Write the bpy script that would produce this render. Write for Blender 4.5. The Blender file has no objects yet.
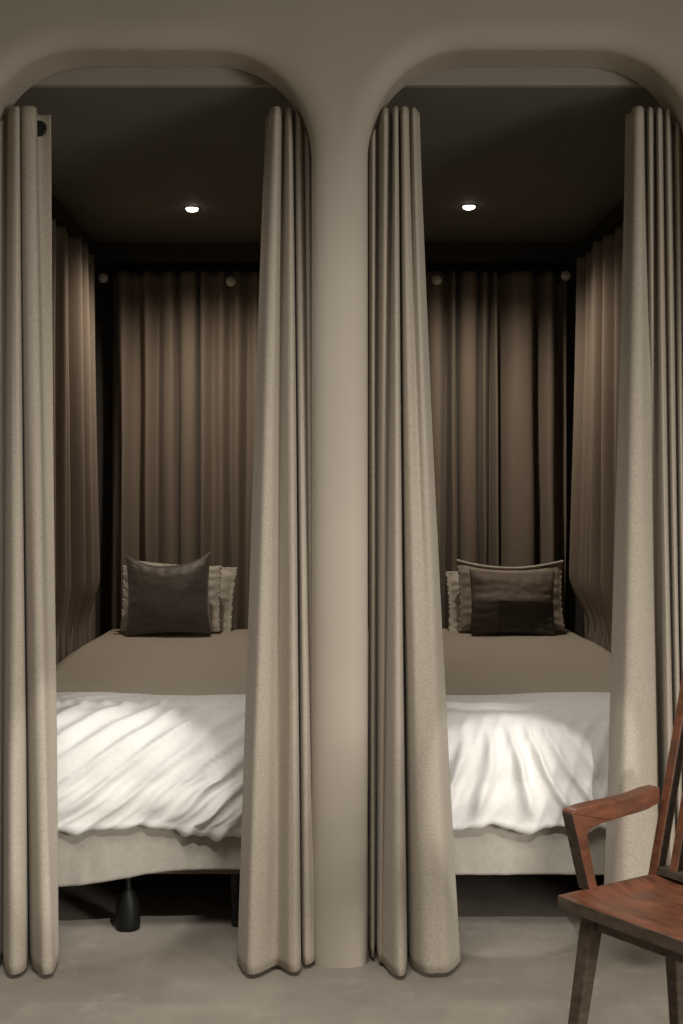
import bpy, bmesh, math, random
from mathutils import Vector, Matrix, noise
from mathutils.geometry import tessellate_polygon

S = bpy.context.scene
COL = S.collection
PI = math.pi
H = 1.2          # camera height
F = 1262.0       # focal length in pixels
VX, VY = 330.0, 500.0   # vanishing point in the 683x1024 frame


def wx(px, d):
    return (px - VX) * d / F


def wz(py, d):
    return H - (py - VY) * d / F


def smooth(a, b, x):
    t = max(0.0, min(1.0, (x - a) / (b - a)))
    return t * t * (3 - 2 * t)


def nz(x, y, z, s=1.0):
    return noise.noise(Vector((x * s, y * s, z * s)))


# ------------------------------------------------------------------ materials
def new_mat(name):
    m = bpy.data.materials.new(name)
    m.use_nodes = True
    nt = m.node_tree
    b = nt.nodes['Principled BSDF']
    return m, nt, b


def add(nt, kind, **kw):
    n = nt.nodes.new(kind)
    for k, v in kw.items():
        setattr(n, k, v)
    return n


def noise_ramp(nt, scale, detail, stops, coord='Object', stretch=None, rough=0.55):
    tc = add(nt, 'ShaderNodeTexCoord')
    src = tc.outputs[coord]
    if stretch:
        mp = add(nt, 'ShaderNodeMapping')
        mp.inputs['Scale'].default_value = stretch
        nt.links.new(src, mp.inputs['Vector'])
        src = mp.outputs['Vector']
    n = add(nt, 'ShaderNodeTexNoise')
    n.inputs['Scale'].default_value = scale
    n.inputs['Detail'].default_value = detail
    n.inputs['Roughness'].default_value = rough
    nt.links.new(src, n.inputs['Vector'])
    r = add(nt, 'ShaderNodeValToRGB')
    els = r.color_ramp.elements
    while len(els) < len(stops):
        els.new(0.5)
    for e, (p, c) in zip(els, stops):
        e.position = p
        e.color = (c[0], c[1], c[2], 1)
    nt.links.new(n.outputs['Fac'], r.inputs['Fac'])
    return n, r


def bump(nt, b, height, strength, dist):
    bp = add(nt, 'ShaderNodeBump')
    bp.inputs['Strength'].default_value = strength
    bp.inputs['Distance'].default_value = dist
    nt.links.new(height, bp.inputs['Height'])
    nt.links.new(bp.outputs['Normal'], b.inputs['Normal'])
    return bp


def mat_noise(name, c0, c1, scale, detail=4, rough=0.8, bstr=0.0, bdist=0.002, stretch=None,
              p0=0.3, p1=0.7, sheen=0.0, spec=0.3):
    m, nt, b = new_mat(name)
    n, r = noise_ramp(nt, scale, detail, [(p0, c0), (p1, c1)], stretch=stretch)
    nt.links.new(r.outputs['Color'], b.inputs['Base Color'])
    b.inputs['Roughness'].default_value = rough
    b.inputs['Specular IOR Level'].default_value = spec
    if sheen:
        b.inputs['Sheen Weight'].default_value = sheen
    if bstr:
        bump(nt, b, n.outputs['Fac'], bstr, bdist)
    return m


def sc(c, k):
    return (c[0] * k, c[1] * k, c[2] * k)


PLASTER = (0.42, 0.37, 0.305)
m_plaster = mat_noise('plaster', sc(PLASTER, 0.95), sc(PLASTER, 1.04), 2.5, 5, 0.62, 0.03, 0.004)
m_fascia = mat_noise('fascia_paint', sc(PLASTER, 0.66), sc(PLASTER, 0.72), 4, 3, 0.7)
m_dark = mat_noise('dark_brown_paint', (0.070, 0.062, 0.049), (0.080, 0.071, 0.056), 3, 3, 0.75)
m_ceil = mat_noise('dark_ceiling_paint', (0.145, 0.137, 0.112), (0.160, 0.151, 0.123), 3, 3, 0.75)
m_linen = mat_noise('heather_linen', (0.325, 0.285, 0.228), (0.50, 0.44, 0.36), 420, 2, 0.95, 0.18, 0.0008, p0=0.34, p1=0.66, sheen=0.12, spec=0.1)
m_inner = mat_noise('brown_curtain_cloth', (0.225, 0.180, 0.138), (0.285, 0.230, 0.178), 300, 2, 0.95, 0.1, 0.0006, sheen=0.1, spec=0.1)
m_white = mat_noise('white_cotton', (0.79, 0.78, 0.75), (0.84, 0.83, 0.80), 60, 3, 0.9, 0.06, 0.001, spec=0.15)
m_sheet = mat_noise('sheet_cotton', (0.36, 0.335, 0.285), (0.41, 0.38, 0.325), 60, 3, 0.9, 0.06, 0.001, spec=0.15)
m_cover = mat_noise('taupe_coverlet_cotton', (0.42, 0.37, 0.30), (0.46, 0.405, 0.33), 90, 3, 0.9, 0.06, 0.001, spec=0.15)
m_pale = mat_noise('pale_pillow_cotton', (0.60, 0.55, 0.47), (0.67, 0.62, 0.53), 30, 3, 0.9, 0.1, 0.002, spec=0.15)
m_taupe = mat_noise('taupe_pillow_cotton', (0.32, 0.27, 0.21), (0.38, 0.325, 0.255), 60, 3, 0.9, 0.1, 0.002, spec=0.15)
m_cushion = mat_noise('dark_cushion_satin', (0.075, 0.058, 0.044), (0.095, 0.074, 0.056), 160, 2, 0.5, 0.05, 0.001, sheen=0.5, spec=0.5)
m_black = mat_noise('black_metal', (0.012, 0.012, 0.011), (0.02, 0.02, 0.018), 30, 2, 0.45)
m_wood_base = mat_noise('bed_base_wood', (0.14, 0.10, 0.075), (0.20, 0.15, 0.11), 12, 4, 0.7, stretch=(1, 8, 8))
m_knob = mat_noise('pale_knob', (0.78, 0.72, 0.62), (0.86, 0.80, 0.70), 60, 2, 0.45)
m_trim = mat_noise('lamp_trim', (0.25, 0.22, 0.18), (0.3, 0.27, 0.22), 40, 2, 0.5)


def mat_two_tone():
    # two-tone cushion: brown upper half, darker lower half, its left strip slightly paler
    m, nt, b = new_mat('two_tone_cushion_cloth')
    tc = add(nt, 'ShaderNodeTexCoord')
    sp = add(nt, 'ShaderNodeSeparateXYZ')
    nt.links.new(tc.outputs['Object'], sp.inputs[0])
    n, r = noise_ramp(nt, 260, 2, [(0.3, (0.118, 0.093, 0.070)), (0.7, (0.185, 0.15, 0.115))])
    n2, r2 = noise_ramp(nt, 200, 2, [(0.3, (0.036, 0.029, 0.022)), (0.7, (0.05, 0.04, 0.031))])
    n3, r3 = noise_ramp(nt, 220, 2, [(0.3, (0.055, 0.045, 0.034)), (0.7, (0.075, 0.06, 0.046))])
    # borders between the tones in object space
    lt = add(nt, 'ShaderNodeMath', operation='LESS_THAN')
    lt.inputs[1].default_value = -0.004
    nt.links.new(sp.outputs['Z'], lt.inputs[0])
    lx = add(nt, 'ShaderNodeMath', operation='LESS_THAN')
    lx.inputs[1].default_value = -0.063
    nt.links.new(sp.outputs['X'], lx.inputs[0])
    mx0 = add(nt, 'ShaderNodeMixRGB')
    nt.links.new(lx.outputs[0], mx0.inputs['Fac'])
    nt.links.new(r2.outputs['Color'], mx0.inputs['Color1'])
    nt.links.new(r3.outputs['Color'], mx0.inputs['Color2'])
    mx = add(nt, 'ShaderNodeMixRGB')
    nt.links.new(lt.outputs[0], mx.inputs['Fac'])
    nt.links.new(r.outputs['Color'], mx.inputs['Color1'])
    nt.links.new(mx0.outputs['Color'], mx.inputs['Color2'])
    nt.links.new(mx.outputs['Color'], b.inputs['Base Color'])
    b.inputs['Roughness'].default_value = 0.7
    return m


m_two_tone = mat_two_tone()


def mat_floor():
    m, nt, b = new_mat('polished_concrete')
    n, r = noise_ramp(nt, 2.2, 8, [(0.30, (0.24, 0.212, 0.176)), (0.5, (0.32, 0.285, 0.238)), (0.68, (0.40, 0.358, 0.302))], rough=0.62)
    n2, r2 = noise_ramp(nt, 5.5, 10, [(0.54, (0, 0, 0)), (0.68, (1, 1, 1))], rough=0.7)
    mx = add(nt, 'ShaderNodeMixRGB')
    mul = add(nt, 'ShaderNodeMath', operation='MULTIPLY')
    mul.inputs[1].default_value = 0.45
    nt.links.new(r2.outputs['Color'], mul.inputs[0])
    nt.links.new(mul.outputs[0], mx.inputs['Fac'])
    nt.links.new(r.outputs['Color'], mx.inputs['Color1'])
    mx.inputs['Color2'].default_value = (0.52, 0.47, 0.40, 1)
    nt.links.new(mx.outputs['Color'], b.inputs['Base Color'])
    b.inputs['Roughness'].default_value = 0.62
    bump(nt, b, n2.outputs['Fac'], 0.12, 0.01)
    return m


m_floor = mat_floor()


def mat_wood(name, stretch, worn=True):
    m, nt, b = new_mat(name)
    n, r = noise_ramp(nt, 9, 6, [(0.28, (0.085, 0.034, 0.020)), (0.5, (0.19, 0.070, 0.037)), (0.75, (0.27, 0.105, 0.054))], stretch=stretch, rough=0.6)
    out = r.outputs['Color']
    if worn:
        n2, r2 = noise_ramp(nt, 11, 6, [(0.52, (0, 0, 0)), (0.66, (1, 1, 1))], rough=0.65)
        mx = add(nt, 'ShaderNodeMixRGB')
        mul = add(nt, 'ShaderNodeMath', operation='MULTIPLY')
        mul.inputs[1].default_value = 0.7
        nt.links.new(r2.outputs['Color'], mul.inputs[0])
        nt.links.new(mul.outputs[0], mx.inputs['Fac'])
        nt.links.new(out, mx.inputs['Color1'])
        mx.inputs['Color2'].default_value = (0.085, 0.055, 0.035, 1)
        out = mx.outputs['Color']
    nt.links.new(out, b.inputs['Base Color'])
    b.inputs['Roughness'].default_value = 0.38
    bump(nt, b, n.outputs['Fac'], 0.15, 0.002)
    return m


m_wood = mat_wood('red_brown_wood', (1.2, 1.2, 6))
m_wood_seat = mat_wood('red_brown_seat_wood', (6, 1.5, 3))
m_wood_dark = mat_noise('dark_wood', (0.05, 0.036, 0.025), (0.115, 0.085, 0.06), 14, 5, 0.55, 0.1, 0.002, stretch=(2, 2, 5))


def mat_glass():
    m, nt, b = new_mat('dark_bottle_glass')
    b.inputs['Base Color'].default_value = (0.006, 0.0065, 0.0055, 1)
    b.inputs['Roughness'].default_value = 0.5
    b.inputs['Specular IOR Level'].default_value = 0.25
    return m


m_bottle = mat_glass()


def mat_emit(name, c, s):
    m, nt, b = new_mat(name)
    b.inputs['Base Color'].default_value = (*c, 1)
    b.inputs['Emission Color'].default_value = (*c, 1)
    b.inputs['Emission Strength'].default_value = s
    return m


m_lamp = mat_emit('lamp_lens', (1.0, 0.9, 0.76), 9)


# ------------------------------------------------------------------ helpers
def obj(name, verts, faces, mat, parent=None, shade=True, origin=None):
    me = bpy.data.meshes.new(name)
    if origin is not None:
        o0 = Vector(origin)
        verts = [Vector(v) - o0 for v in verts]
    me.from_pydata([tuple(v) for v in verts], [], faces)
    me.validate()
    bm = bmesh.new()
    bm.from_mesh(me)
    bmesh.ops.recalc_face_normals(bm, faces=bm.faces)
    bm.to_mesh(me)
    bm.free()
    me.materials.append(mat)
    if shade:
        for p in me.polygons:
            p.use_smooth = True
    o = bpy.data.objects.new(name, me)
    COL.objects.link(o)
    if origin is not None:
        o.location = origin
    if parent is not None:
        o.parent = parent
        pl = Vector((0, 0, 0))
        q = parent
        while q is not None:
            pl += q.location
            q = q.parent
        o.location = Vector(o.location) - pl
    return o


def bm_obj(name, bm, mat, parent=None, shade=False, bevel=0.0, seg=2, origin=None):
    if origin is not None:
        bmesh.ops.translate(bm, verts=bm.verts, vec=-Vector(origin))
    me = bpy.data.meshes.new(name)
    bmesh.ops.recalc_face_normals(bm, faces=bm.faces)
    bm.to_mesh(me)
    bm.free()
    me.materials.append(mat)
    o = bpy.data.objects.new(name, me)
    COL.objects.link(o)
    if origin is not None:
        o.location = origin
    if shade:
        for p in me.polygons:
            p.use_smooth = True
    if bevel:
        b = o.modifiers.new('bevel', 'BEVEL')
        b.width = bevel
        b.segments = seg
        b.limit_method = 'ANGLE'
        b.angle_limit = math.radians(35)
        for p in me.polygons:
            p.use_smooth = True
        w = o.modifiers.new('wn', 'WEIGHTED_NORMAL')
        w.keep_sharp = True
    if parent is not None:
        o.parent = parent
        pl = Vector((0, 0, 0))
        q = parent
        while q is not None:
            pl += q.location
            q = q.parent
        o.location = Vector(o.location) - pl
    return o


def empty(name, loc):
    o = bpy.data.objects.new(name, None)
    o.empty_display_size = 0.1
    o.location = loc
    COL.objects.link(o)
    return o


def tag(o, label, cat, group=None):
    o['label'] = label
    o['category'] = cat
    if group:
        o['group'] = group
    return o


def struct(o):
    o['kind'] = 'structure'
    return o


def box(bm, x0, x1, y0, y1, z0, z1):
    vs = [bm.verts.new((x, y, z)) for z in (z0, z1) for y in (y0, y1) for x in (x0, x1)]
    for f in ((0, 1, 3, 2), (4, 6, 7, 5), (0, 4, 5, 1), (2, 3, 7, 6), (0, 2, 6, 4), (1, 5, 7, 3)):
        bm.faces.new([vs[i] for i in f])
    return vs


def box_obj(name, x0, x1, y0, y1, z0, z1, mat, parent=None, bevel=0.0, origin=None, seg=2):
    bm = bmesh.new()
    box(bm, x0, x1, y0, y1, z0, z1)
    return bm_obj(name, bm, mat, parent, bevel=bevel, origin=origin, seg=seg)


def grid_faces(nu, nv, off=0, flip=False):
    fs = []
    for j in range(nv - 1):
        for i in range(nu - 1):
            a = off + j * nu + i
            f = (a, a + 1, a + nu + 1, a + nu)
            fs.append(f[::-1] if flip else f)
    return fs


def lathe(bm, prof, center, axis='z', n=32):
    # prof: list of (r, h) along the axis
    rings = []
    c = Vector(center)
    for r, h in prof:
        ring = []
        for k in range(n):
            a = 2 * PI * k / n
            if axis == 'z':
                p = (r * math.cos(a), r * math.sin(a), h)
            else:
                p = (r * math.cos(a), h, r * math.sin(a))
            ring.append(bm.verts.new(c + Vector(p)))
        rings.append(ring)
    for a, b in zip(rings, rings[1:]):
        for k in range(n):
            bm.faces.new((a[k], a[(k + 1) % n], b[(k + 1) % n], b[k]))
    bm.faces.new(rings[0])
    bm.faces.new(rings[-1][::-1])


# ------------------------------------------------------------------ the setting
DF, DB, FR, FRD = 3.235, 3.41, 0.07, 0.045     # wall front, wall back, rounding
ARCHES = [(-0.478, 0.430), (0.522, 0.424)]
ZTOP, CRX, CRZ, EXP = 2.367, 0.27, 0.29, 2.15


def arch_outline(cx, hw, off, z0=0.0):
    pts = []
    x_in = hw - CRX
    zc = ZTOP - CRZ
    pts.append((cx - hw - off, z0))
    for k in range(1, 9):
        pts.append((cx - hw - off, z0 + (zc - z0) * k / 9))
    n = 28
    for k in range(n + 1):
        a = PI / 2 * k / n
        c, s = math.cos(a) ** (2 / EXP), math.sin(a) ** (2 / EXP)
        pts.append((cx - x_in - c * (CRX + off), zc + s * (CRZ + off)))
    for k in range(n, -1, -1):
        a = PI / 2 * k / n
        c, s = math.cos(a) ** (2 / EXP), math.sin(a) ** (2 / EXP)
        pts.append((cx + x_in + c * (CRX + off), zc + s * (CRZ + off)))
    for k in range(8, 0, -1):
        pts.append((cx + hw + off, z0 + (zc - z0) * k / 9))
    pts.append((cx + hw + off, z0))
    return pts


def arch_z(x):
    """height of the soffit above a given x"""
    for cx, hw in ARCHES:
        dx = abs(x - cx)
        if dx <= hw:
            x_in = hw - CRX
            if dx <= x_in:
                return ZTOP
            t = (dx - x_in) / CRX
            return ZTOP - CRZ + CRZ * max(0.0, 1 - t ** EXP) ** (1 / EXP)
    return 0.0


def build_front_wall():
    V, Fc = [], []
    prof = []
    rb = 0.012
    for k in range(11):
        a = PI / 2 * k / 10
        prof.append((FR - FR * math.sin(a), DF + FRD - FRD * math.cos(a)))
    for k in range(5):
        a = PI / 2 * k / 4
        prof.append((rb - rb * math.cos(a), DB - rb + rb * math.sin(a)))
    outl = []
    for cx, hw in ARCHES:
        base = len(V)
        n = None
        for off, d in prof:
            pts = arch_outline(cx, hw, off)
            n = len(pts)
            V += [(x, d, z) for x, z in pts]
        Fc += grid_faces(n, len(prof), base)
        outl.append((base, base + (len(prof) - 1) * n, n))
    # front and back faces (comb polygons)
    XL, XR, ZT = -2.2, 2.3, 3.1
    for side in (0, 1):
        d = DF if side == 0 else DB
        idx = []
        def corner(x, z):
            V.append((x, d, z))
            idx.append(len(V) - 1)
        corner(XL, 0)
        corner(XL, ZT)
        corner(XR, ZT)
        corner(XR, 0)
        for (b0, b1, n) in reversed(outl):
            b = b0 if side == 0 else b1
            idx += list(range(b + n - 1, b - 1, -1))
        poly = [Vector((V[i][0], V[i][2], 0)) for i in idx]
        for t in tessellate_polygon([poly]):
            Fc.append(tuple(idx[i] for i in t))
    me = bpy.data.meshes.new('wall_front')
    me.from_pydata(V, [], Fc)
    bm = bmesh.new()
    bm.from_mesh(me)
    bmesh.ops.remove_doubles(bm, verts=bm.verts, dist=0.0004)
    # cap the outer rim so the wall is a solid slab
    bmesh.ops.recalc_face_normals(bm, faces=bm.faces)
    bm.to_mesh(me)
    bm.free()
    me.materials.append(m_plaster)
    for p in me.polygons:
        p.use_smooth = True
    o = bpy.data.objects.new('wall_front', me)
    COL.objects.link(o)
    w = o.modifiers.new('wn', 'WEIGHTED_NORMAL')
    w.weight = 100
    w.keep_sharp = False
    return struct(o)


build_front_wall()
ZC = 2.322
WL, WR, WB = -1.05, 1.12, 5.60
struct(box_obj('floor', -4, 4, -5, 5.9, -0.1, 0.0, m_floor))
struct(box_obj('ceiling', WL - 0.1, WR + 0.1, DB + 0.022, WB + 0.1, ZC, ZC + 0.1, m_ceil))
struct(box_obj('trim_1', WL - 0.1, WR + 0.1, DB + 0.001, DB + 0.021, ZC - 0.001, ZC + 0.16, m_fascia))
struct(box_obj('wall_back', WL - 0.1, WR + 0.1, WB, WB + 0.1, 0, ZC, m_dark))
struct(box_obj('wall_left', WL - 0.1, WL, DB + 0.022, WB, 0, ZC, m_dark))
struct(box_obj('wall_right', WR, WR + 0.1, DB + 0.022, WB, 0, ZC, m_dark))
struct(box_obj('wall_middle', 0.012, 0.046, DB + 0.022, WB, 0, ZC, m_dark))
# dark cornice boxes running under the ceiling (curtain pelmet)
struct(box_obj('trim_2', WL, 0.012, WB - 0.09, WB, ZC - 0.085, ZC, m_dark))
struct(box_obj('trim_3', 0.046, WR, WB - 0.09, WB, ZC - 0.085, ZC, m_dark))
struct(box_obj('trim_4', WL, WL + 0.03, DB + 0.022, WB - 0.09, ZC - 0.07, ZC, m_dark))
struct(box_obj('trim_5', WR - 0.03, WR, DB + 0.022, WB - 0.09, ZC - 0.07, ZC, m_dark))


# ------------------------------------------------------------------ curtains
def catmull(p, n):
    out = []
    m = len(p)
    for i in range(m - 1):
        p0, p1, p2, p3 = p[max(i - 1, 0)], p[i], p[i + 1], p[min(i + 2, m - 1)]
        for k in range(n):
            t = k / n
            out.append(tuple(0.5 * ((2 * b) + (-a + c) * t + (2 * a - 5 * b + 4 * c - e) * t * t + (-a + 3 * b - 3 * c + e) * t ** 3)
                             for a, b, c, e in zip(p0, p1, p2, p3)))
    out.append(tuple(p[-1]))
    return out


def cloth_sheet(name, top, bot, ztop, zbot, mat, nseg=8, nv=64, thick=0.004, ease=1.0, wob=0.0, seed=0, ztop_fn=None, pull=None):
    """top/bot: lists of (X, Y) fold control points; surface hangs between them"""
    T, B = catmull(top, nseg), catmull(bot, nseg)
    nu = len(T)
    V = []
    for j in range(nv):
        v = j / (nv - 1)
        f = v ** ease
        for i in range(nu):
            x = T[i][0] + (B[i][0] - T[i][0]) * f
            y = T[i][1] + (B[i][1] - T[i][1]) * f
            zt = ztop_fn(x, ztop) if ztop_fn else ztop
            z = zt + (zbot - zt) * v
            if wob:
                w = wob * (0.25 + 0.75 * v)
                x += w * nz(i * 0.09 + seed, v * 2.6, 3.1 + seed)
                y += 1.3 * w * nz(i * 0.12 + seed + 9, v * 3.3, 7.7)
            if pull:
                x, y, z = pull(x, y, z, v)
            V.append((x, y, z))
    xs = [p[0] for p in V]
    ys = [p[1] for p in V]
    org = ((min(xs) + max(xs)) / 2, (min(ys) + max(ys)) / 2, zbot)
    o = obj(name, V, grid_faces(nu, nv), mat, origin=org)
    s = o.modifiers.new('thickness', 'SOLIDIFY')
    s.thickness = thick
    s.offset = 0
    return o


DT, DBOT = 3.355, 3.275


def front_curtain(pts, seed, lab, hem=0.013, ease=1.2):
    dp = lambda k: k * 1.9 if k < 0 else k * 1.3
    dt = lambda k: k * 1.35 if k < 0 else k * 0.9
    top = [(wx(a, DT - dt(c)), DT - dt(c)) for a, b, c, e in pts]
    bot = [(wx(b, DBOT - dp(e)), DBOT - dp(e)) for a, b, c, e in pts]
    o = cloth_sheet('curtain', top, bot, 2.236, hem, m_linen, nseg=10, nv=90, wob=0.004, ease=ease, seed=seed,
                    ztop_fn=lambda x, z: min(z, arch_z(x) - 0.012) if arch_z(x) > 1.9 else 2.10)
    return tag(o, lab, 'curtain', 'cream linen curtains in the archways')


c1 = front_curtain([(-10, -10, -.03, 0), (-5, -4, .01, .03), (2, 0, -.01, .02), (7, 2, -.025, .0), (11, 8, .015, .08), (15, 18, .035, .085), (18.5, 27, .03, .05),
                    (20.5, 28.5, -.005, -.04), (23, 32, .03, .04), (29, 42, .04, .085), (35.5, 50, .025, .085), (38, 54, -.03, .06), (51, 58, -.03, .01)], 1,
                   'cream linen curtain at the left jamb of left arch, dark eyelet at its top')
c2 = front_curtain([(266, 238, -.03, .02), (269, 243, -.03, .07), (272, 252, .02, .09), (278, 264, .035, .07), (283.5, 277, -.015, .04), (288, 291, .025, .075),
                    (291, 299, .02, .065), (294, 301, -.018, -.01), (297, 304, .02, .03), (300.5, 309, .022, .035), (303.5, 313, -.012, .02), (306, 314, .012, .01), (309.5, 315, .008, .0), (312, 316, -.02, -.02)], 2,
                   'cream linen curtain at the right of left arch, touching the pillar', ease=0.95)
c3 = front_curtain([(368, 370, -.03, -.03), (373, 373, .0, .0), (377.5, 376, -.02, -.03), (385, 380, .025, .02), (391.5, 384, -.01, .03), (395, 394, .035, .09), (397.5, 404, .02, .08),
                    (399.5, 408, -.03, -.045), (402, 411, .03, .03), (406, 421, .03, .075), (410, 436, .0, .085), (414, 450, .025, .07), (419, 460, -.02, .02)], 3,
                   'cream linen curtain at the left of right arch, touching the pillar')
c4 = front_curtain([(626, 604, -.03, .02), (631, 611, -.02, .065), (634, 622, .025, .085), (641, 640, .035, .08), (646, 656, -.012, .05), (650, 662, .03, -.025),
                    (655, 665, -.015, .0), (659, 672, .025, .06), (664, 678, -.012, .02), (668, 681, .02, .05), (673, 684, -.02, .0),
                    (678, 687, .015, .03), (684, 688, -.03, -.02)], 4,
                   'cream linen curtain at the right jamb of right arch, behind the wooden chair', 0.165)

# the dark eyelet ring showing on the leftmost curtain
bm = bmesh.new()
ex, ed, ez = wx(39.3, 3.372), 3.372, wz(129, 3.372)
N1, N2 = 28, 8
rings = []
for i in range(N1):
    a = 2 * PI * i / N1
    rings.append([bm.verts.new((ex + (0.017 + 0.005 * math.cos(2 * PI * j / N2)) * math.cos(a),
                                ed - 0.004 + 0.004 * math.sin(2 * PI * j / N2),
                                ez + (0.017 + 0.005 * math.cos(2 * PI * j / N2)) * math.sin(a))) for j in range(N2)])
for i in range(N1):
    for j in range(N2):
        bm.faces.new((rings[i][j], rings[(i + 1) % N1][j], rings[(i + 1) % N1][(j + 1) % N2], rings[i][(j + 1) % N2]))
bmesh.ops.create_circle(bm, cap_ends=True, radius=0.014, segments=24,
                        matrix=Matrix.Translation((ex, ed - 0.003, ez)) @ Matrix.Rotation(PI / 2, 4, 'X'))
e = bm_obj('eyelet', bm, m_black, parent=c1, shade=True, origin=(ex, ed, ez))
e['label'] = 'dark metal eyelet'

# hems: a stitched fold along the bottom of each curtain is read from the cloth itself
DK = 5.47


def back_curtain(pts, seed, lab):
    top = [(wx(a, DK), DK - c * 0.85) for a, c in pts]
    bot = [(wx(a + 3.0 * math.sin(i * 1.7 + seed), DK), DK - c * 1.05) for i, (a, c) in enumerate(pts)]
    o = cloth_sheet('curtain', top, bot, 2.185, 0.20, m_inner, nseg=8, nv=70, wob=0.014, seed=seed)
    return tag(o, lab, 'curtain', 'brown curtains lining the bed alcoves')


back_curtain([(112, -.05), (115, -.01), (120, .03), (126, .04), (133, -.03), (140, -.03), (147, .04), (158, -.03), (166, .03), (173, .035),
              (177.5, -.04), (184, .035), (195, .03), (198, -.06), (203, .035), (214, -.01), (222, .035), (230, -.02), (238, .035),
              (248, -.02), (256, .03), (268, -.03), (280, .03), (292, -.02), (304, .03), (316, -.02), (326, .02)], 11,
             'brown curtain across the back of left alcove, behind square dark cushion')
back_curtain([(344, .02), (356, -.04), (368, .03), (380, -.04), (390, .03), (402, -.03), (412, .03), (422, -.04), (431, .03), (439, .035), (447, -.06),
              (452, .03), (455, .02), (458, -.06), (463, .035), (474, .04), (479, -.05), (483, .03), (487, .02), (491, -.05), (495, .035), (500, -.07),
              (511, .025), (520, .045), (531, .03), (537, -.08), (546, .025), (552, .03), (560, -.08), (569, -.05)], 12,
             'brown curtain across the back of right alcove, behind two-tone cushion')


def side_curtain(pts, bots, seed, lab, pull=None):
    o = cloth_sheet('curtain', pts, bots, 2.195, 0.22, m_inner, nseg=8, nv=90, wob=0.010, seed=seed, ease=1.3, pull=pull)
    return tag(o, lab, 'curtain', 'brown curtains lining the bed alcoves')


def side_folds(xw, sgn, seed):
    rnd = random.Random(seed)
    top, bot = [], []
    d = 3.50
    k = 0
    while d < 5.36:
        ridge_ = k % 2
        amp_ = rnd.choice((0.07, 0.085, 0.10)) if ridge_ else rnd.uniform(0.012, 0.03)
        if d > 5.2:
            amp_ = min(amp_, 0.05)
        top.append((xw + sgn * amp_, d))
        bot.append((xw + sgn * (amp_ * 1.05 + 0.04 * ridge_ * smooth(4.5, 5.0, d) * smooth(5.36, 5.2, d)), d + 0.03 * math.sin(d * 9 + seed)))
        d += rnd.uniform(0.035, 0.06) if not ridge_ else rnd.uniform(0.045, 0.085)
        k += 1
    return top, bot


t_, b_ = side_folds(-1.045, 1, 21)
side_curtain(t_, b_, 21, 'brown curtain along the left wall of left alcove',
             lambda x, y, z, v: (x + (min(x, -0.992) - x) * smooth(0.90, 0.66, z), y, z))
t_, b_ = side_folds(1.115, -1, 24)
side_curtain(t_, b_, 22, 'brown curtain along the right wall of right alcove',
             lambda x, y, z, v: (x + (max(x, 1.074) - x) * smooth(0.90, 0.66, z), y, z))


def peg(px, py, lab):
    d = 5.385
    x, z = wx(px, d), wz(py, d)
    t = empty('curtain_peg', (x, WB, z))
    bm = bmesh.new()
    lathe(bm, [(0.001, -0.014), (0.007, -0.0135), (0.009, -0.0085), (0.0145, -0.0085), (0.0195, -0.004), (0.021, 0.003), (0.018, 0.010), (0.010, 0.014), (0.008, 0.016)],
          (x, d, z), 'y', 28)
    k = bm_obj('knob', bm, m_knob, parent=t, shade=True, origin=(x, d, z))
    bm = bmesh.new()
    lathe(bm, [(0.006, 0.014), (0.006, WB - d)], (x, d, z), 'y', 16)
    bm_obj('stem', bm, m_wood_dark, parent=t, origin=(x, d, z), shade=True)
    return tag(t, lab, 'peg', 'round pegs holding the back curtains')


peg(103, 278, 'pale round curtain peg in the back left corner of left alcove')
peg(231, 281.5, 'pale round curtain peg at the right of left alcove, above square dark cushion')
peg(437, 280, 'pale round curtain peg at the left of right alcove back curtain')
peg(566, 275.5, 'pale round curtain peg in the back right corner of right alcove')


# ------------------------------------------------------------------ downlights
def downlight(px, py, lab, energy):
    d = (ZC - H) * F / (VY - py)
    x = wx(px, d)
    t = empty('downlight', (x, d, ZC))
    bm = bmesh.new()
    lathe(bm, [(0.023, -0.0012), (0.029, -0.004), (0.033, -0.001), (0.033, 0.004), (0.023, 0.004)], (x, d, ZC), 'z', 40)
    bm_obj('trim_ring', bm, m_dark, parent=t, shade=True, origin=(x, d, ZC))
    bm = bmesh.new()
    lathe(bm, [(0.023, 0.002), (0.023, -0.004), (0.021, -0.009), (0.013, -0.0125), (0.003, -0.0135)], (x, d, ZC), 'z', 40)
    o = bm_obj('lens', bm, m_lamp, parent=t, shade=True, origin=(x, d, ZC))
    L = bpy.data.lights.new('downlight_bulb', 'SPOT')
    L.energy = energy
    L.color = (1.0, 0.87, 0.73)
    L.spot_size = math.radians(150)
    L.spot_blend = 1.0
    L.shadow_soft_size = 0.03
    lo = bpy.data.objects.new('bulb', L)
    COL.objects.link(lo)
    lo.parent = t
    lo.location = (0, 0, -0.05)
    return tag(t, lab, 'light', 'ceiling downlights')


downlight(192, 208, 'small round lit downlight in the dark ceiling of left alcove', 37)
downlight(469, 206, 'small round lit downlight in the dark ceiling of right alcove', 37)

# ------------------------------------------------------------------ beds
ZB = 0.165
BF = 3.488      # front of the bed base


def bed(x0, x1, lab, legx):
    t = empty('bed', ((x0 + x1) / 2, BF, 0))
    box_obj('base', x0 + .01, x1 - .01, BF, 5.30, ZB, ZB + 0.13, m_wood_base, parent=t, bevel=0.006, origin=((x0 + x1) / 2, 4.4, ZB))
    for lx, ly in ((legx[0], BF + .07), (legx[1], BF + .07), (x0 + .05, 5.2), (x1 - .05, 5.2)):
        bm = bmesh.new()
        lathe(bm, [(0.014, 0), (0.016, 0.004), (0.020, ZB - 0.02), (0.028, ZB - 0.008), (0.028, ZB)], (lx, ly, 0), 'z', 20)
        bm_obj('leg', bm, m_black, parent=t, shade=True, origin=(lx, ly, 0))
    return tag(t, lab, 'bed')


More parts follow.
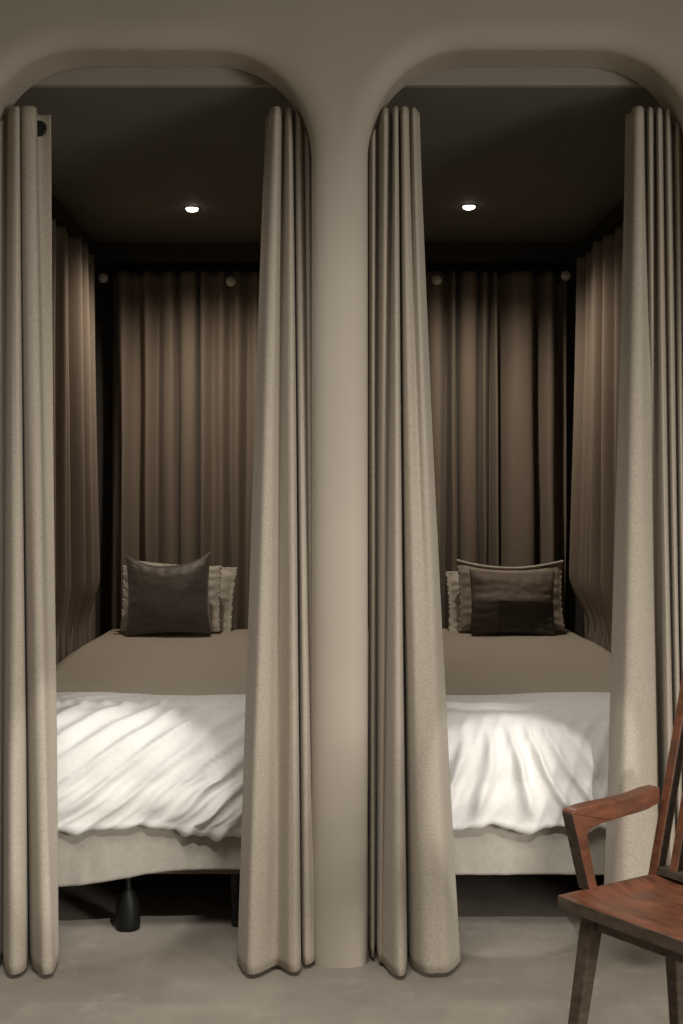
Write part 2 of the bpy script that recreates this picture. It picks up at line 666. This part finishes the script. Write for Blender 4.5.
bed(-0.935, -0.02, 'wooden platform bed base with black legs in the left alcove', (-0.88, -0.262))
bed(0.075, 1.02, 'platform bed base with black legs in the right alcove', (0.13, 0.96))


def mattress(x0, x1, seed, lab, drape_fn):
    t = empty('mattress', ((x0 + x1) / 2, BF, ZB + .13))
    bm = bmesh.new()
    box(bm, x0, x1, BF + 0.03, 5.33, ZB + .132, 0.572)
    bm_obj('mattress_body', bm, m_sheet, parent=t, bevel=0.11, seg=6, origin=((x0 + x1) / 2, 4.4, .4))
    # fitted sheet hanging over the front edge
    nu, nv = 120, 26
    V = []
    for j in range(nv):
        v = j / (nv - 1)
        for i in range(nu):
            u = i / (nu - 1)
            x = x0 + .004 + (x1 - x0 - .008) * u
            zb = drape_fn(x)
            z = 0.345 + (zb - 0.345) * v
            y = BF - 0.012 - 0.012 * v + 0.007 * v * nz(x * 9 + seed, v * 1.2, seed) + 0.004 * v * nz(x * 30 + seed, v, seed)
            V.append((x, y, z))
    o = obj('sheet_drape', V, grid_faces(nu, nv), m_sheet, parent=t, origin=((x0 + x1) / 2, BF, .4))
    s = o.modifiers.new('thickness', 'SOLIDIFY')
    s.thickness = 0.004
    return tag(t, lab, 'mattress')


def drape_left(x):
    px = 330 + x * F / (BF - .02)
    y = 886.5 - 10.5 * smooth(55, 150, px) - 7 * smooth(120, 190, px)
    return wz(y, BF - .02)


mattress(-0.935, -0.02, 3, 'mattress in a white sheet sagging over the front of left bed', drape_left)
mattress(0.075, 1.02, 8, 'mattress in a straight white sheet on the right bed',
         lambda x: wz(874.5 + 0.8 * nz(x * 4, 0, 5), BF - .02))


def ridge(t):
    """soft ridged fold profile, 0..1"""
    s = 0.5 + 0.5 * math.cos(t)
    return s ** 2.4


def duvet(x0, x1, seed, style, lab):
    zt = 0.612
    prof = []
    # far end to the front: flat top, rounded front ridge, hanging front, tucked underside
    n_top = 16
    for k in range(n_top):
        f = k / n_top
        prof.append((3.90 - (3.90 - 3.62) * f, zt - 0.016 * (1 - smooth(0, 0.5, f))))
    R = 0.165
    c_y, c_z = 3.595, zt - R
    for k in range(25):
        a = PI / 2 * k / 24
        prof.append((c_y - R * math.sin(a) * 1.0, c_z + R * math.cos(a)))
    n_f = 55
    zb = 0.318
    for k in range(1, n_f + 1):
        f = k / n_f
        prof.append((3.43 - 0.010 * math.sin(f * PI) ** 2, c_z + (zb - c_z) * f))
    for k in range(1, 9):
        a = PI * k / 8
        prof.append((3.43 + 0.017 * (1 - math.cos(a)), zb - 0.018 * math.sin(a)))
    # arclength
    L = [0.0]
    for a, b in zip(prof, prof[1:]):
        L.append(L[-1] + math.hypot(a[0] - b[0], a[1] - b[1]))
    nrm = []
    for i in range(len(prof)):
        a, b = prof[max(i - 1, 0)], prof[min(i + 1, len(prof) - 1)]
        ty, tz = b[0] - a[0], b[1] - a[1]
        l = math.hypot(ty, tz) or 1
        nrm.append((tz / l, -ty / l))
    nu = 190
    V = []
    Ltop = L[n_top]
    Lend = L[n_top + 24 + n_f]
    for j, (py, pz) in enumerate(prof):
        s = (L[j] - Ltop)           # >0 after the front ridge begins
        q = max(0.0, min(1.0, s / (Lend - Ltop)))
        for i in range(nu):
            u = i / (nu - 1)
            x = x0 + (x1 - x0) * u
            e = min(u, 1 - u) * (x1 - x0)
            edge = 1 - smooth(0, 0.10, e)
            disp = 0.010 * nz(x * 3 + seed, s * 3.0, seed)
            onfront = smooth(-0.25, 0.08, s)
            if style == 0:
                # long slanting creases fanning from lower left to upper right
                wxp = x + 0.05 * nz(x * 4, s * 4, 2.0)
                ph = (wxp * 0.66 + s * (0.78 - 0.10 * smooth(0.25, 0.0, s))) * 98 + 2.6 * nz(x * 3.2, s * 2.4, 5)
                amp = 0.021 * onfront * (1 - 0.6 * smooth(0.85, 1.0, q)) * (0.35 + 0.65 * smooth(-0.6, 0.5, nz(x * 4, s * 5, 9)))
                disp += amp * (ridge(ph) - 0.4)
                ph2 = (wxp * 0.58 + s * 0.8) * 185 + 3.0 * nz(x * 5, s * 4, 15)
                disp += 0.006 * onfront * (ridge(ph2) - 0.4)
                disp += 0.006 * onfront * nz(x * 12, s * 12, 4)
                # puffed lower right corner
                disp += 0.030 * smooth(0.2, 0.0, math.hypot((x + 0.33) * 1.0, (q - 0.85) * 0.5))
            else:
                # creases run down and fan out towards the hem
                xr_ = x + 0.04 * nz(x * 5, s * 4, 12)
                ph = (xr_ - 0.42) * (96 - 30 * q) + (xr_ - 0.40) * 30 * (1 - q) + 2.2 * nz(x * 4, s * 3.0, 31) - 9 * s * smooth(0.4, 0.7, x)
                amp = 0.036 * smooth(0.16, 0.70, q) * (1 - 0.6 * smooth(0.8, 1.0, q)) * (0.25 + 0.75 * smooth(-0.5, 0.4, nz(x * 6, s * 3, 22)))
                disp += amp * (ridge(ph) - 0.4)
                ph4 = (xr_ + 0.5 * s) * 120 + 3 * nz(x * 5, s * 5, 51)
                disp += 0.005 * smooth(0.05, 0.4, q) * (ridge(ph4) - 0.4)
                disp += 0.004 * onfront * nz(x * 14, s * 9, 4)
                disp += 0.006 * smooth(0.05, 0.3, q) * nz(x * 7 + 3, s * 7, 14)
                ph3 = s * 95 + 2 * nz(x * 3, s * 3, 41)
                disp += 0.0022 * smooth(-0.3, -0.05, s) * smooth(0.2, 0.02, s) * math.cos(ph3)
            ny, nzv = nrm[j]
            y = py + ny * disp
            z = pz + nzv * disp
            # side roll-off
            top = 1 - q
            z -= edge * edge * 0.09 * (1 if s < 0 else top)
            if s > 0:
                y += edge * edge * 0.05 * q
            # puffy ridge near the front and a gentle hump in the middle
            if s <= 0:
                z += 0.010 * smooth(-0.45, -0.1, s) * (1 - edge) - 0.012 * smooth(-1.6, -0.2, s) + 0.012
                if style == 1:
                    z += 0.012 * math.exp(-((s + 0.9) / 0.35) ** 2) * math.exp(-((x - 0.5) / 0.25) ** 2)
            if q > 0.5:
                hem = smooth(0.5, 1.0, q)
                if style == 0:
                    z += hem * (0.009 * nz(x * 5, 1, 77) - 0.006 * smooth(-0.40, -0.25, x))
                else:
                    z += hem * (0.020 * nz(x * 8, 1, 78) + 0.004 * nz(x * 26, 1, 79))
            V.append((x, y, z))
    nv = len(prof)
    o = obj('duvet', V, grid_faces(nu, nv), m_white, origin=((x0 + x1) / 2, 4.2, 0.6))
    sd = o.modifiers.new('thickness', 'SOLIDIFY')
    sd.thickness = 0.012
    sd.offset = -1
    return tag(o, lab, 'duvet', 'white duvets hanging over the bed ends')


def coverlet(x0, x1, seed, hump, lab):
    nu, nv = 90, 120
    V = []
    for j in range(nv):
        f = j / (nv - 1)
        y = 5.33 - (5.33 - 3.74) * f
        for i in range(nu):
            u = i / (nu - 1)
            x = x0 + (x1 - x0) * u
            e = min(u, 1 - u) * (x1 - x0)
            edge = 1 - smooth(0, 0.09, e)
            z = 0.654 - 0.046 * smooth(4.8, 3.85, y) - edge * edge * 0.035 + 0.005 * nz(x * 3 + seed, y * 3, seed) + 0.0015 * nz(x * 12, y * 12, seed)
            z += 0.0016 * math.sin(y * 46 + 7 * nz(x * 2, y * 2, seed + 3)) * smooth(-0.2, 0.5, nz(x * 2, y * 2, seed + 6))
            z += hump * math.exp(-((y - 4.45) / 0.5) ** 2) * (1 - edge)
            z -= 0.03 * smooth(4.0, 3.72, y)
            V.append((x, y, z))
    o = obj('coverlet', V, grid_faces(nu, nv), m_cover, origin=((x0 + x1) / 2, 4.5, 0.62))
    sd = o.modifiers.new('thickness', 'SOLIDIFY')
    sd.thickness = 0.02
    sd.offset = -1
    return tag(o, lab, 'bedspread', 'taupe coverlets on the beds')


coverlet(-0.980, -0.02, 4, 0.0, 'smooth taupe coverlet on left bed, between dark cushion and creased white duvet')
coverlet(0.075, 1.062, 7, 0.012, 'smooth taupe coverlet on right bed, between two-tone cushion and white duvet')
duvet(-0.975, -0.025, 2, 0, 'white duvet with slanting creases hanging over front of left bed')
duvet(0.075, 1.055, 6, 1, 'white duvet hanging straight down over front of right bed')


# ------------------------------------------------------------------ pillows and cushions
def pillow(name, w, h, t, mat, loc, lean, yaw=0.0, roll=0.0, pinch=0.07, seed=0, wr=1.0, crease=0.0, power=0.55, flange=0.0, sag=0.0):
    """upright pillow, base at loc, leaning back by `lean` degrees"""
    n = 64
    V, Fc = [], []

    def pt(i, j, side):
        u, v = -1 + 2 * i / (n - 1), -1 + 2 * j / (n - 1)
        x = w / 2 * u * (1 - pinch * (1 - v * v) ** 1.2)
        z = h / 2 * v * (1 - pinch * (1 - u * u) ** 1.2)
        if v > 0:
            z -= sag * h * (1 - abs(u) ** 2.6) * v
        ui, vi = min(1, abs(u) / (1 - flange)), min(1, abs(v) / (1 - flange))
        b = (max(0, 1 - ui ** 2.6) * max(0, 1 - vi ** 2.6)) ** power
        y = -side * t / 2 * b
        rim = min(1 - abs(u), 1 - abs(v))
        if rim > 1e-6:
            g = smooth(0, 0.2, rim)
            edge_u = math.exp(-(1 - abs(u)) / 0.22)
            edge_v = math.exp(-(1 - abs(v)) / 0.22)
            wv = edge_u * math.sin(v * 21 + 2 * nz(u * 2, v * 3, seed)) + edge_v * math.sin(u * 21 + 2 * nz(u * 3, v * 2, seed + 4))
            y += -side * wr * g * (0.004 * wv + 0.007 * nz(u * 2.2 + seed, v * 2.2, seed) + 0.003 * nz(u * 6 + seed, v * 6, side))
            if crease and side > 0:
                y += -crease * (0.5 * math.exp(-((v - 0.05) / 0.16) ** 2) - 0.9 * smooth(0.0, -0.5, v)) * g
        y += 0.012 * wr * nz(u * 1.3 + seed, v * 1.3, seed + 8)
        return Vector((x, y, z))
    for side in (1, -1):
        for j in range(n):
            for i in range(n):
                V.append(pt(i, j, side))
    Fc += grid_faces(n, n, 0)
    Fc += grid_faces(n, n, n * n, True)
    bm = bmesh.new()
    bv = [bm.verts.new(p) for p in V]
    for f in Fc:
        bm.faces.new([bv[k] for k in f])
    bmesh.ops.remove_doubles(bm, verts=bm.verts, dist=1e-5)
    o = bm_obj(name, bm, mat, shade=True)
    R = Matrix.Rotation(math.radians(yaw), 4, 'Z') @ Matrix.Rotation(math.radians(-lean), 4, 'X') @ Matrix.Rotation(math.radians(roll), 4, 'Y')
    c = Vector(loc) + R @ Vector((0, 0, h / 2))
    o.matrix_world = Matrix.Translation(c) @ R
    return o


ZTB = 0.662
d0 = 5.03
p = pillow('cushion', 0.345, 0.335, 0.105, m_cushion, (wx(168.5, d0), d0, ZTB), 14, 0, -2.0, 0.065, 3, 0.45, sag=0.13, power=0.5)
tag(p, 'square dark brown cushion leaning on pale pillows, left bed', 'cushion')
d1 = 5.145
p = pillow('pillow', 0.41, 0.275, 0.075, m_pale, (wx(170, d1), d1, ZTB), 14, 0, 0, 0.03, 7, 0.9, flange=0.05)
tag(p, 'pale pillow directly behind the square dark cushion on left bed', 'pillow', 'pale pillows at the heads of the beds')
d2 = 5.24
p = pillow('pillow', 0.43, 0.28, 0.075, m_pale, (wx(180, d2), d2, ZTB - .003), 14, 0, 4, 0.03, 9, 0.9, flange=0.09)
tag(p, 'pale rearmost pillow against the back curtain on left bed', 'pillow', 'pale pillows at the heads of the beds')

p = pillow('cushion', 0.345, 0.265, 0.10, m_two_tone, (wx(513, d0), d0, ZTB), 13, 0, 1.0, 0.05, 13, 0.9, crease=0.012, sag=0.03)
tag(p, 'wide cushion with brown upper and darker lower half on right bed', 'cushion')
p = pillow('pillow', 0.44, 0.292, 0.075, m_taupe, (wx(511.5, d1), d1, ZTB), 13, 0, 0.5, 0.045, 17, 0.9, flange=0.05, sag=0.085)
tag(p, 'taupe pillow with pale edge directly behind the two-tone cushion, right bed', 'pillow', 'pale pillows at the heads of the beds')
# its pale piped edge along the top
m_edge = m_pale
pp = p
nE = 40
V = []
for i in range(nE):
    u = -1 + 2 * i / (nE - 1)
    xx = 0.44 / 2 * u * 0.995
    zz = 0.292 / 2 * (1 - 0.045 * (1 - u * u) ** 1.2) - 0.085 * 0.292 * (1 - u * u) + 0.002
    yy = 0.012 * nz(u * 1.3 + 17, 1.3, 25) - 0.004
    for k in range(8):
        a = 2 * PI * k / 8
        V.append((xx, yy + 0.008 * math.cos(a), zz + 0.006 * math.sin(a)))
Fc = []
for i in range(nE - 1):
    for k in range(8):
        Fc.append((i * 8 + k, i * 8 + (k + 1) % 8, (i + 1) * 8 + (k + 1) % 8, (i + 1) * 8 + k))
o = obj('piping', V, Fc, m_edge)
o.parent = pp
o['label'] = 'pale piped edge'
p = pillow('pillow', 0.46, 0.255, 0.075, m_pale, (wx(504, d2), d2, ZTB - .003), 13, 0, -2, 0.03, 19, 1.3, flange=0.09)
tag(p, 'pale rearmost pillow against the back curtain on right bed', 'pillow', 'pale pillows at the heads of the beds')

# ------------------------------------------------------------------ dark bottle under the left bed
d = 3.53
bx = wx(128, d)
t = empty('bottle', (bx, d, 0))
bm = bmesh.new()
lathe(bm, [(0.028, 0.0), (0.033, 0.004), (0.0345, 0.012), (0.0345, 0.045), (0.031, 0.075), (0.022, 0.100), (0.012, 0.116), (0.009, 0.126), (0.009, 0.142)], (bx, d, 0.001), 'z', 36)
bm_obj('bottle_body', bm, m_bottle, parent=t, shade=True, origin=(bx, d, 0.001))
bm = bmesh.new()
lathe(bm, [(0.0105, 0.136), (0.011, 0.138), (0.011, 0.152), (0.009, 0.155)], (bx, d, 0.001), 'z', 24)
bm_obj('stopper', bm, m_black, parent=t, shade=True, origin=(bx, d, 0.137))
tag(t, 'small dark bottle standing on the floor under the left bed', 'bottle')

# ------------------------------------------------------------------ wooden armchair
A = Vector((0.446, 2.48, 0))
EB = Vector((0.82, 0.57, 0)).normalized()      # towards the back of the chair
EW = Vector((0.57, -0.82, 0)).normalized()     # along the front edge, towards the camera
ZS = 0.424
chair = empty('armchair', A)
chair.rotation_euler = (0, 0, math.atan2(EB.y, EB.x))
# local frame: x = EB (back), y = -EW ; so width runs along -y


def cpt(b, w, z):
    return (b, -w, z)


def px_bz(px, py, w):
    k = (px - VX) / F
    x0, y0 = A.x + EW.x * w, A.y + EW.y * w
    b = (k * y0 - x0) / (EB.x - k * EB.y)
    dd = y0 + EB.y * b
    return b, H - (py - VY) * dd / F


def part(name, bm, mat, bevel=0.004, seg=3, lab=None):
    me = bpy.data.meshes.new(name)
    bmesh.ops.recalc_face_normals(bm, faces=bm.faces)
    bm.to_mesh(me)
    bm.free()
    me.materials.append(mat)
    for p_ in me.polygons:
        p_.use_smooth = True
    o_ = bpy.data.objects.new(name, me)
    COL.objects.link(o_)
    o_.parent = chair
    if bevel:
        b_ = o_.modifiers.new('bevel', 'BEVEL')
        b_.width = bevel
        b_.segments = seg
        b_.limit_method = 'ANGLE'
        b_.angle_limit = math.radians(40)
    w_ = o_.modifiers.new('wn', 'WEIGHTED_NORMAL')
    w_.keep_sharp = True
    if lab:
        o_['label'] = lab
    return o_


def bar(p0, p1, s0, s1, twist_axis=(1, 0, 0)):
    """tapered square bar between two local points; s = (size along x, size along y)"""
    bm_ = bmesh.new()
    vs = []
    for (q, s_) in ((p0, s0), (p1, s1)):
        for dx, dy in ((-1, -1), (1, -1), (1, 1), (-1, 1)):
            vs.append(bm_.verts.new((q[0] + dx * s_[0] / 2, q[1] + dy * s_[1] / 2, q[2])))
    bm_.faces.new(vs[0:4][::-1])
    bm_.faces.new(vs[4:8])
    for k in range(4):
        bm_.faces.new((vs[k], vs[(k + 1) % 4], vs[4 + (k + 1) % 4], vs[4 + k]))
    return bm_


SW = 0.46     # seat width
# seat: scooped slab with a dense top grid
nb, nw = 44, 60
outl = []
bmS = bmesh.new()
TH = 0.026
top, botv = {}, {}
for i in range(nb):
    for j in range(nw):
        f, g = i / (nb - 1), j / (nw - 1)
        e = 0.018 * (4 * g * (1 - g))             # front edge bows forward slightly
        depth = 0.318
        b_ = -0.0 - e * (1 - f) * 0.3 + depth * f
        inset = 0.010 * f
        w_ = inset + (SW - 2 * inset) * g
        # round the rear corners
        if f > 0.72:
            rr = (f - 0.72) / 0.28
            cut = 0.03 * (1 - math.sqrt(max(0, 1 - rr * rr)))
            w_ = w_ + cut * (1 - 2 * g)
        sx = (g - 0.5) / 0.5
        scoop = 0.011 * (smooth(0.0, 0.30, f) * smooth(1.0, 0.7, f)) * (smooth(1.0, 0.75, abs(sx)) * (1 - 0.45 * math.exp(-(sx / 0.18) ** 2)))
        top[i, j] = bmS.verts.new(cpt(b_, w_, ZS - scoop))
        botv[i, j] = bmS.verts.new(cpt(b_, w_, ZS - TH))
for i in range(nb - 1):
    for j in range(nw - 1):
        bmS.faces.new((top[i, j], top[i + 1, j], top[i + 1, j + 1], top[i, j + 1]))
        bmS.faces.new((botv[i, j], botv[i, j + 1], botv[i + 1, j + 1], botv[i + 1, j]))
for i in range(nb - 1):
    for j in (0, nw - 1):
        bmS.faces.new((top[i, j], botv[i, j], botv[i + 1, j], top[i + 1, j]))
for j in range(nw - 1):
    for i in (0, nb - 1):
        bmS.faces.new((top[i, j], top[i, j + 1], botv[i, j + 1], botv[i, j]))
part('seat', bmS, m_wood_seat, bevel=0.003, seg=2)


def prism_bz(outline, w0, w1):
    bm_ = bmesh.new()
    a_ = [bm_.verts.new(cpt(b, w0, z)) for b, z in outline]
    c_ = [bm_.verts.new(cpt(b, w1, z)) for b, z in outline]
    bm_.faces.new(a_)
    bm_.faces.new(c_[::-1])
    n_ = len(outline)
    for k in range(n_):
        bm_.faces.new((a_[k], a_[(k + 1) % n_], c_[(k + 1) % n_], c_[k]))
    return bm_


# bent arm: post and armrest seen from the side, measured on the photograph's near face
WN, WF = 0.012, -0.018
arm_px = [(572.5, 814), (574.5, 811), (579, 809), (588, 806), (602, 803), (616, 800.2), (630, 797), (641, 793), (650, 789.5), (660, 787),
          (660, 802.5), (649, 809), (639, 812.5), (625, 816.5), (612, 820.5)]
post_px = [(612, 820.5), (602, 823.5), (595, 826.5), (590, 830.5), (587.5, 836), (588.5, 842), (598, 887), (589.5, 889.5), (572.8, 817), (572.5, 814)]
arm_o = [px_bz(a, b, WN) for a, b in arm_px]
post_o = [px_bz(a, b, WN) for a, b in post_px]
for k in (6, 7):
    post_o[k] = (post_o[k][0], ZS - 0.004)
for (w0, w1) in ((WF, WN), (SW - WN, SW - WF)):
    part('armrest', prism_bz(arm_o, w0, w1), m_wood, 0.002)
    part('arm_post', prism_bz(post_o, w0, w1), m_wood, 0.002)

# back: two posts, slats between, top rail
BK0, REC = 0.279, 0.26      # base offset and recline (b per z)
BT = 0.90


def back_at(z):
    return BK0 + (z - ZS) * REC


for w in (0.010, SW - 0.010):
    part('back_post', bar(cpt(back_at(0.30) - 0.0, w, 0.30), cpt(back_at(BT), w, BT), (0.028, 0.023), (0.026, 0.021)), m_wood, 0.003)
ns = 9
for k in range(1, ns):
    w = 0.010 + (SW - 0.020) * k / ns
    part('back_slat', bar(cpt(back_at(ZS + .008), w, ZS + .008), cpt(back_at(BT), w, BT), (0.024, 0.021), (0.022, 0.021)), m_wood, 0.003)
part('top_rail', prism_bz([(back_at(BT - .005) - .016, BT - .005), (back_at(BT - .005) + .016, BT - .005), (back_at(BT + .07) + .013, BT + .07), (back_at(BT + .07) - .013, BT + .07)], -0.012, SW + 0.012), m_wood, 0.006)
part('lower_rail', prism_bz([(BK0 - .016, ZS + .001), (BK0 + .016, ZS + .001), (BK0 + .018, ZS + .016), (BK0 - .012, ZS + .016)], 0.0225, SW - 0.0225), m_wood_dark, 0.002)

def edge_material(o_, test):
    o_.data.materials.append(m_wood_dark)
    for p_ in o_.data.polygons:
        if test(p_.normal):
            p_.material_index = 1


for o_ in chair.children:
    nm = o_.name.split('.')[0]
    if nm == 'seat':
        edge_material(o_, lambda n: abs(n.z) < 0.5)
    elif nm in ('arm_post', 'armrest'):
        edge_material(o_, lambda n: n.x < -0.8)  # front faces of the arms take the darker wood colour
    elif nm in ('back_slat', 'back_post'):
        edge_material(o_, lambda n: abs(n.y) > 0.8)  # side faces of slats and back posts take the darker wood colour

# aprons and legs
AZ0, AZ1 = ZS - TH - 0.030, ZS - TH
part('apron', prism_bz([(0.030, AZ0), (0.050, AZ0), (0.050, AZ1), (0.030, AZ1)], 0.075, SW - 0.075), m_wood_dark, 0.002)
part('apron', prism_bz([(0.262, AZ0), (0.280, AZ0), (0.280, AZ1), (0.262, AZ1)], 0.075, SW - 0.075), m_wood_dark, 0.002)
for w in (0.042, SW - 0.06):
    part('apron', prism_bz([(0.055, AZ0), (0.255, AZ0), (0.255, AZ1), (0.055, AZ1)], w, w + 0.018), m_wood_dark, 0.002)
for b0, w0, b1, w1 in ((0.040, 0.058, -0.010, 0.030), (0.040, SW - 0.058, -0.010, SW - 0.030), (0.270, 0.058, 0.33, 0.030), (0.270, SW - 0.058, 0.33, SW - 0.030)):
    part('leg', bar(cpt(b1, w1, 0.0), cpt(b0, w0, AZ1), (0.024, 0.024), (0.034, 0.034)), m_wood_dark, 0.004)
tag(chair, 'red-brown wooden armchair with slatted back, standing before the right arch', 'chair')

# ------------------------------------------------------------------ camera
cam = bpy.data.cameras.new('camera')
co = bpy.data.objects.new('camera', cam)
COL.objects.link(co)
co.location = (0, 0, H)
co.rotation_euler = (PI / 2, 0, 0)
cam.sensor_fit = 'VERTICAL'
cam.sensor_height = 36
cam.sensor_width = 36
cam.lens = F / 1024 * 36
cam.shift_x = (341.5 - VX) / 1024
cam.shift_y = -(512 - VY) / 1024
cam.clip_start = 0.05
S.camera = co


# ------------------------------------------------------------------ lights
def area(name, loc, target, sx, sy, energy, color, spread=PI):
    L = bpy.data.lights.new(name, 'AREA')
    L.shape = 'RECTANGLE'
    L.size, L.size_y = sx, sy
    L.energy = energy
    L.color = color
    L.spread = spread
    o_ = bpy.data.objects.new(name, L)
    COL.objects.link(o_)
    o_.location = loc
    o_.rotation_euler = (Vector(target) - Vector(loc)).to_track_quat('-Z', 'Y').to_euler()
    return o_


def spot(name, loc, target, ang, blend, energy, color, soft):
    L = bpy.data.lights.new(name, 'SPOT')
    L.energy = energy
    L.color = color
    L.spot_size = math.radians(ang)
    L.spot_blend = blend
    L.shadow_soft_size = soft
    o_ = bpy.data.objects.new(name, L)
    COL.objects.link(o_)
    o_.location = loc
    o_.rotation_euler = (Vector(target) - Vector(loc)).to_track_quat('-Z', 'Y').to_euler()
    return o_


WARM = (1.0, 0.95, 0.88)
COOL = (1.0, 0.975, 0.93)
area('window_daylight', (2.7, -0.2, 1.0), (0.0, 3.3, 0.35), 1.1, 1.0, 26, WARM, math.radians(80))
spot('track_spot', (0.55, 0.9, 2.75), (-0.63, 3.43, 0.305), 11, 0.35, 215, COOL, 0.02)
spot('track_spot', (0.92, 0.9, 2.75), (0.48, 3.43, 0.305), 9.8, 0.2, 180, COOL, 0.015)
area('overhead_fill', (-0.25, 1.7, 2.85), (-0.05, 2.1, 0), 1.5, 0.6, 23, WARM, math.radians(110))  # unseen fill light added overhead to brighten the floor

w = bpy.data.worlds.new('world')
S.world = w
w.use_nodes = True
w.node_tree.nodes['Background'].inputs['Color'].default_value = (1.0, 0.88, 0.72, 1)
w.node_tree.nodes['Background'].inputs['Strength'].default_value = 0.10

S.view_settings.view_transform = 'Standard'
S.view_settings.look = 'None'
S.view_settings.exposure = -0.1
S.view_settings.gamma = 1.0
S.view_settings.use_curve_mapping = False
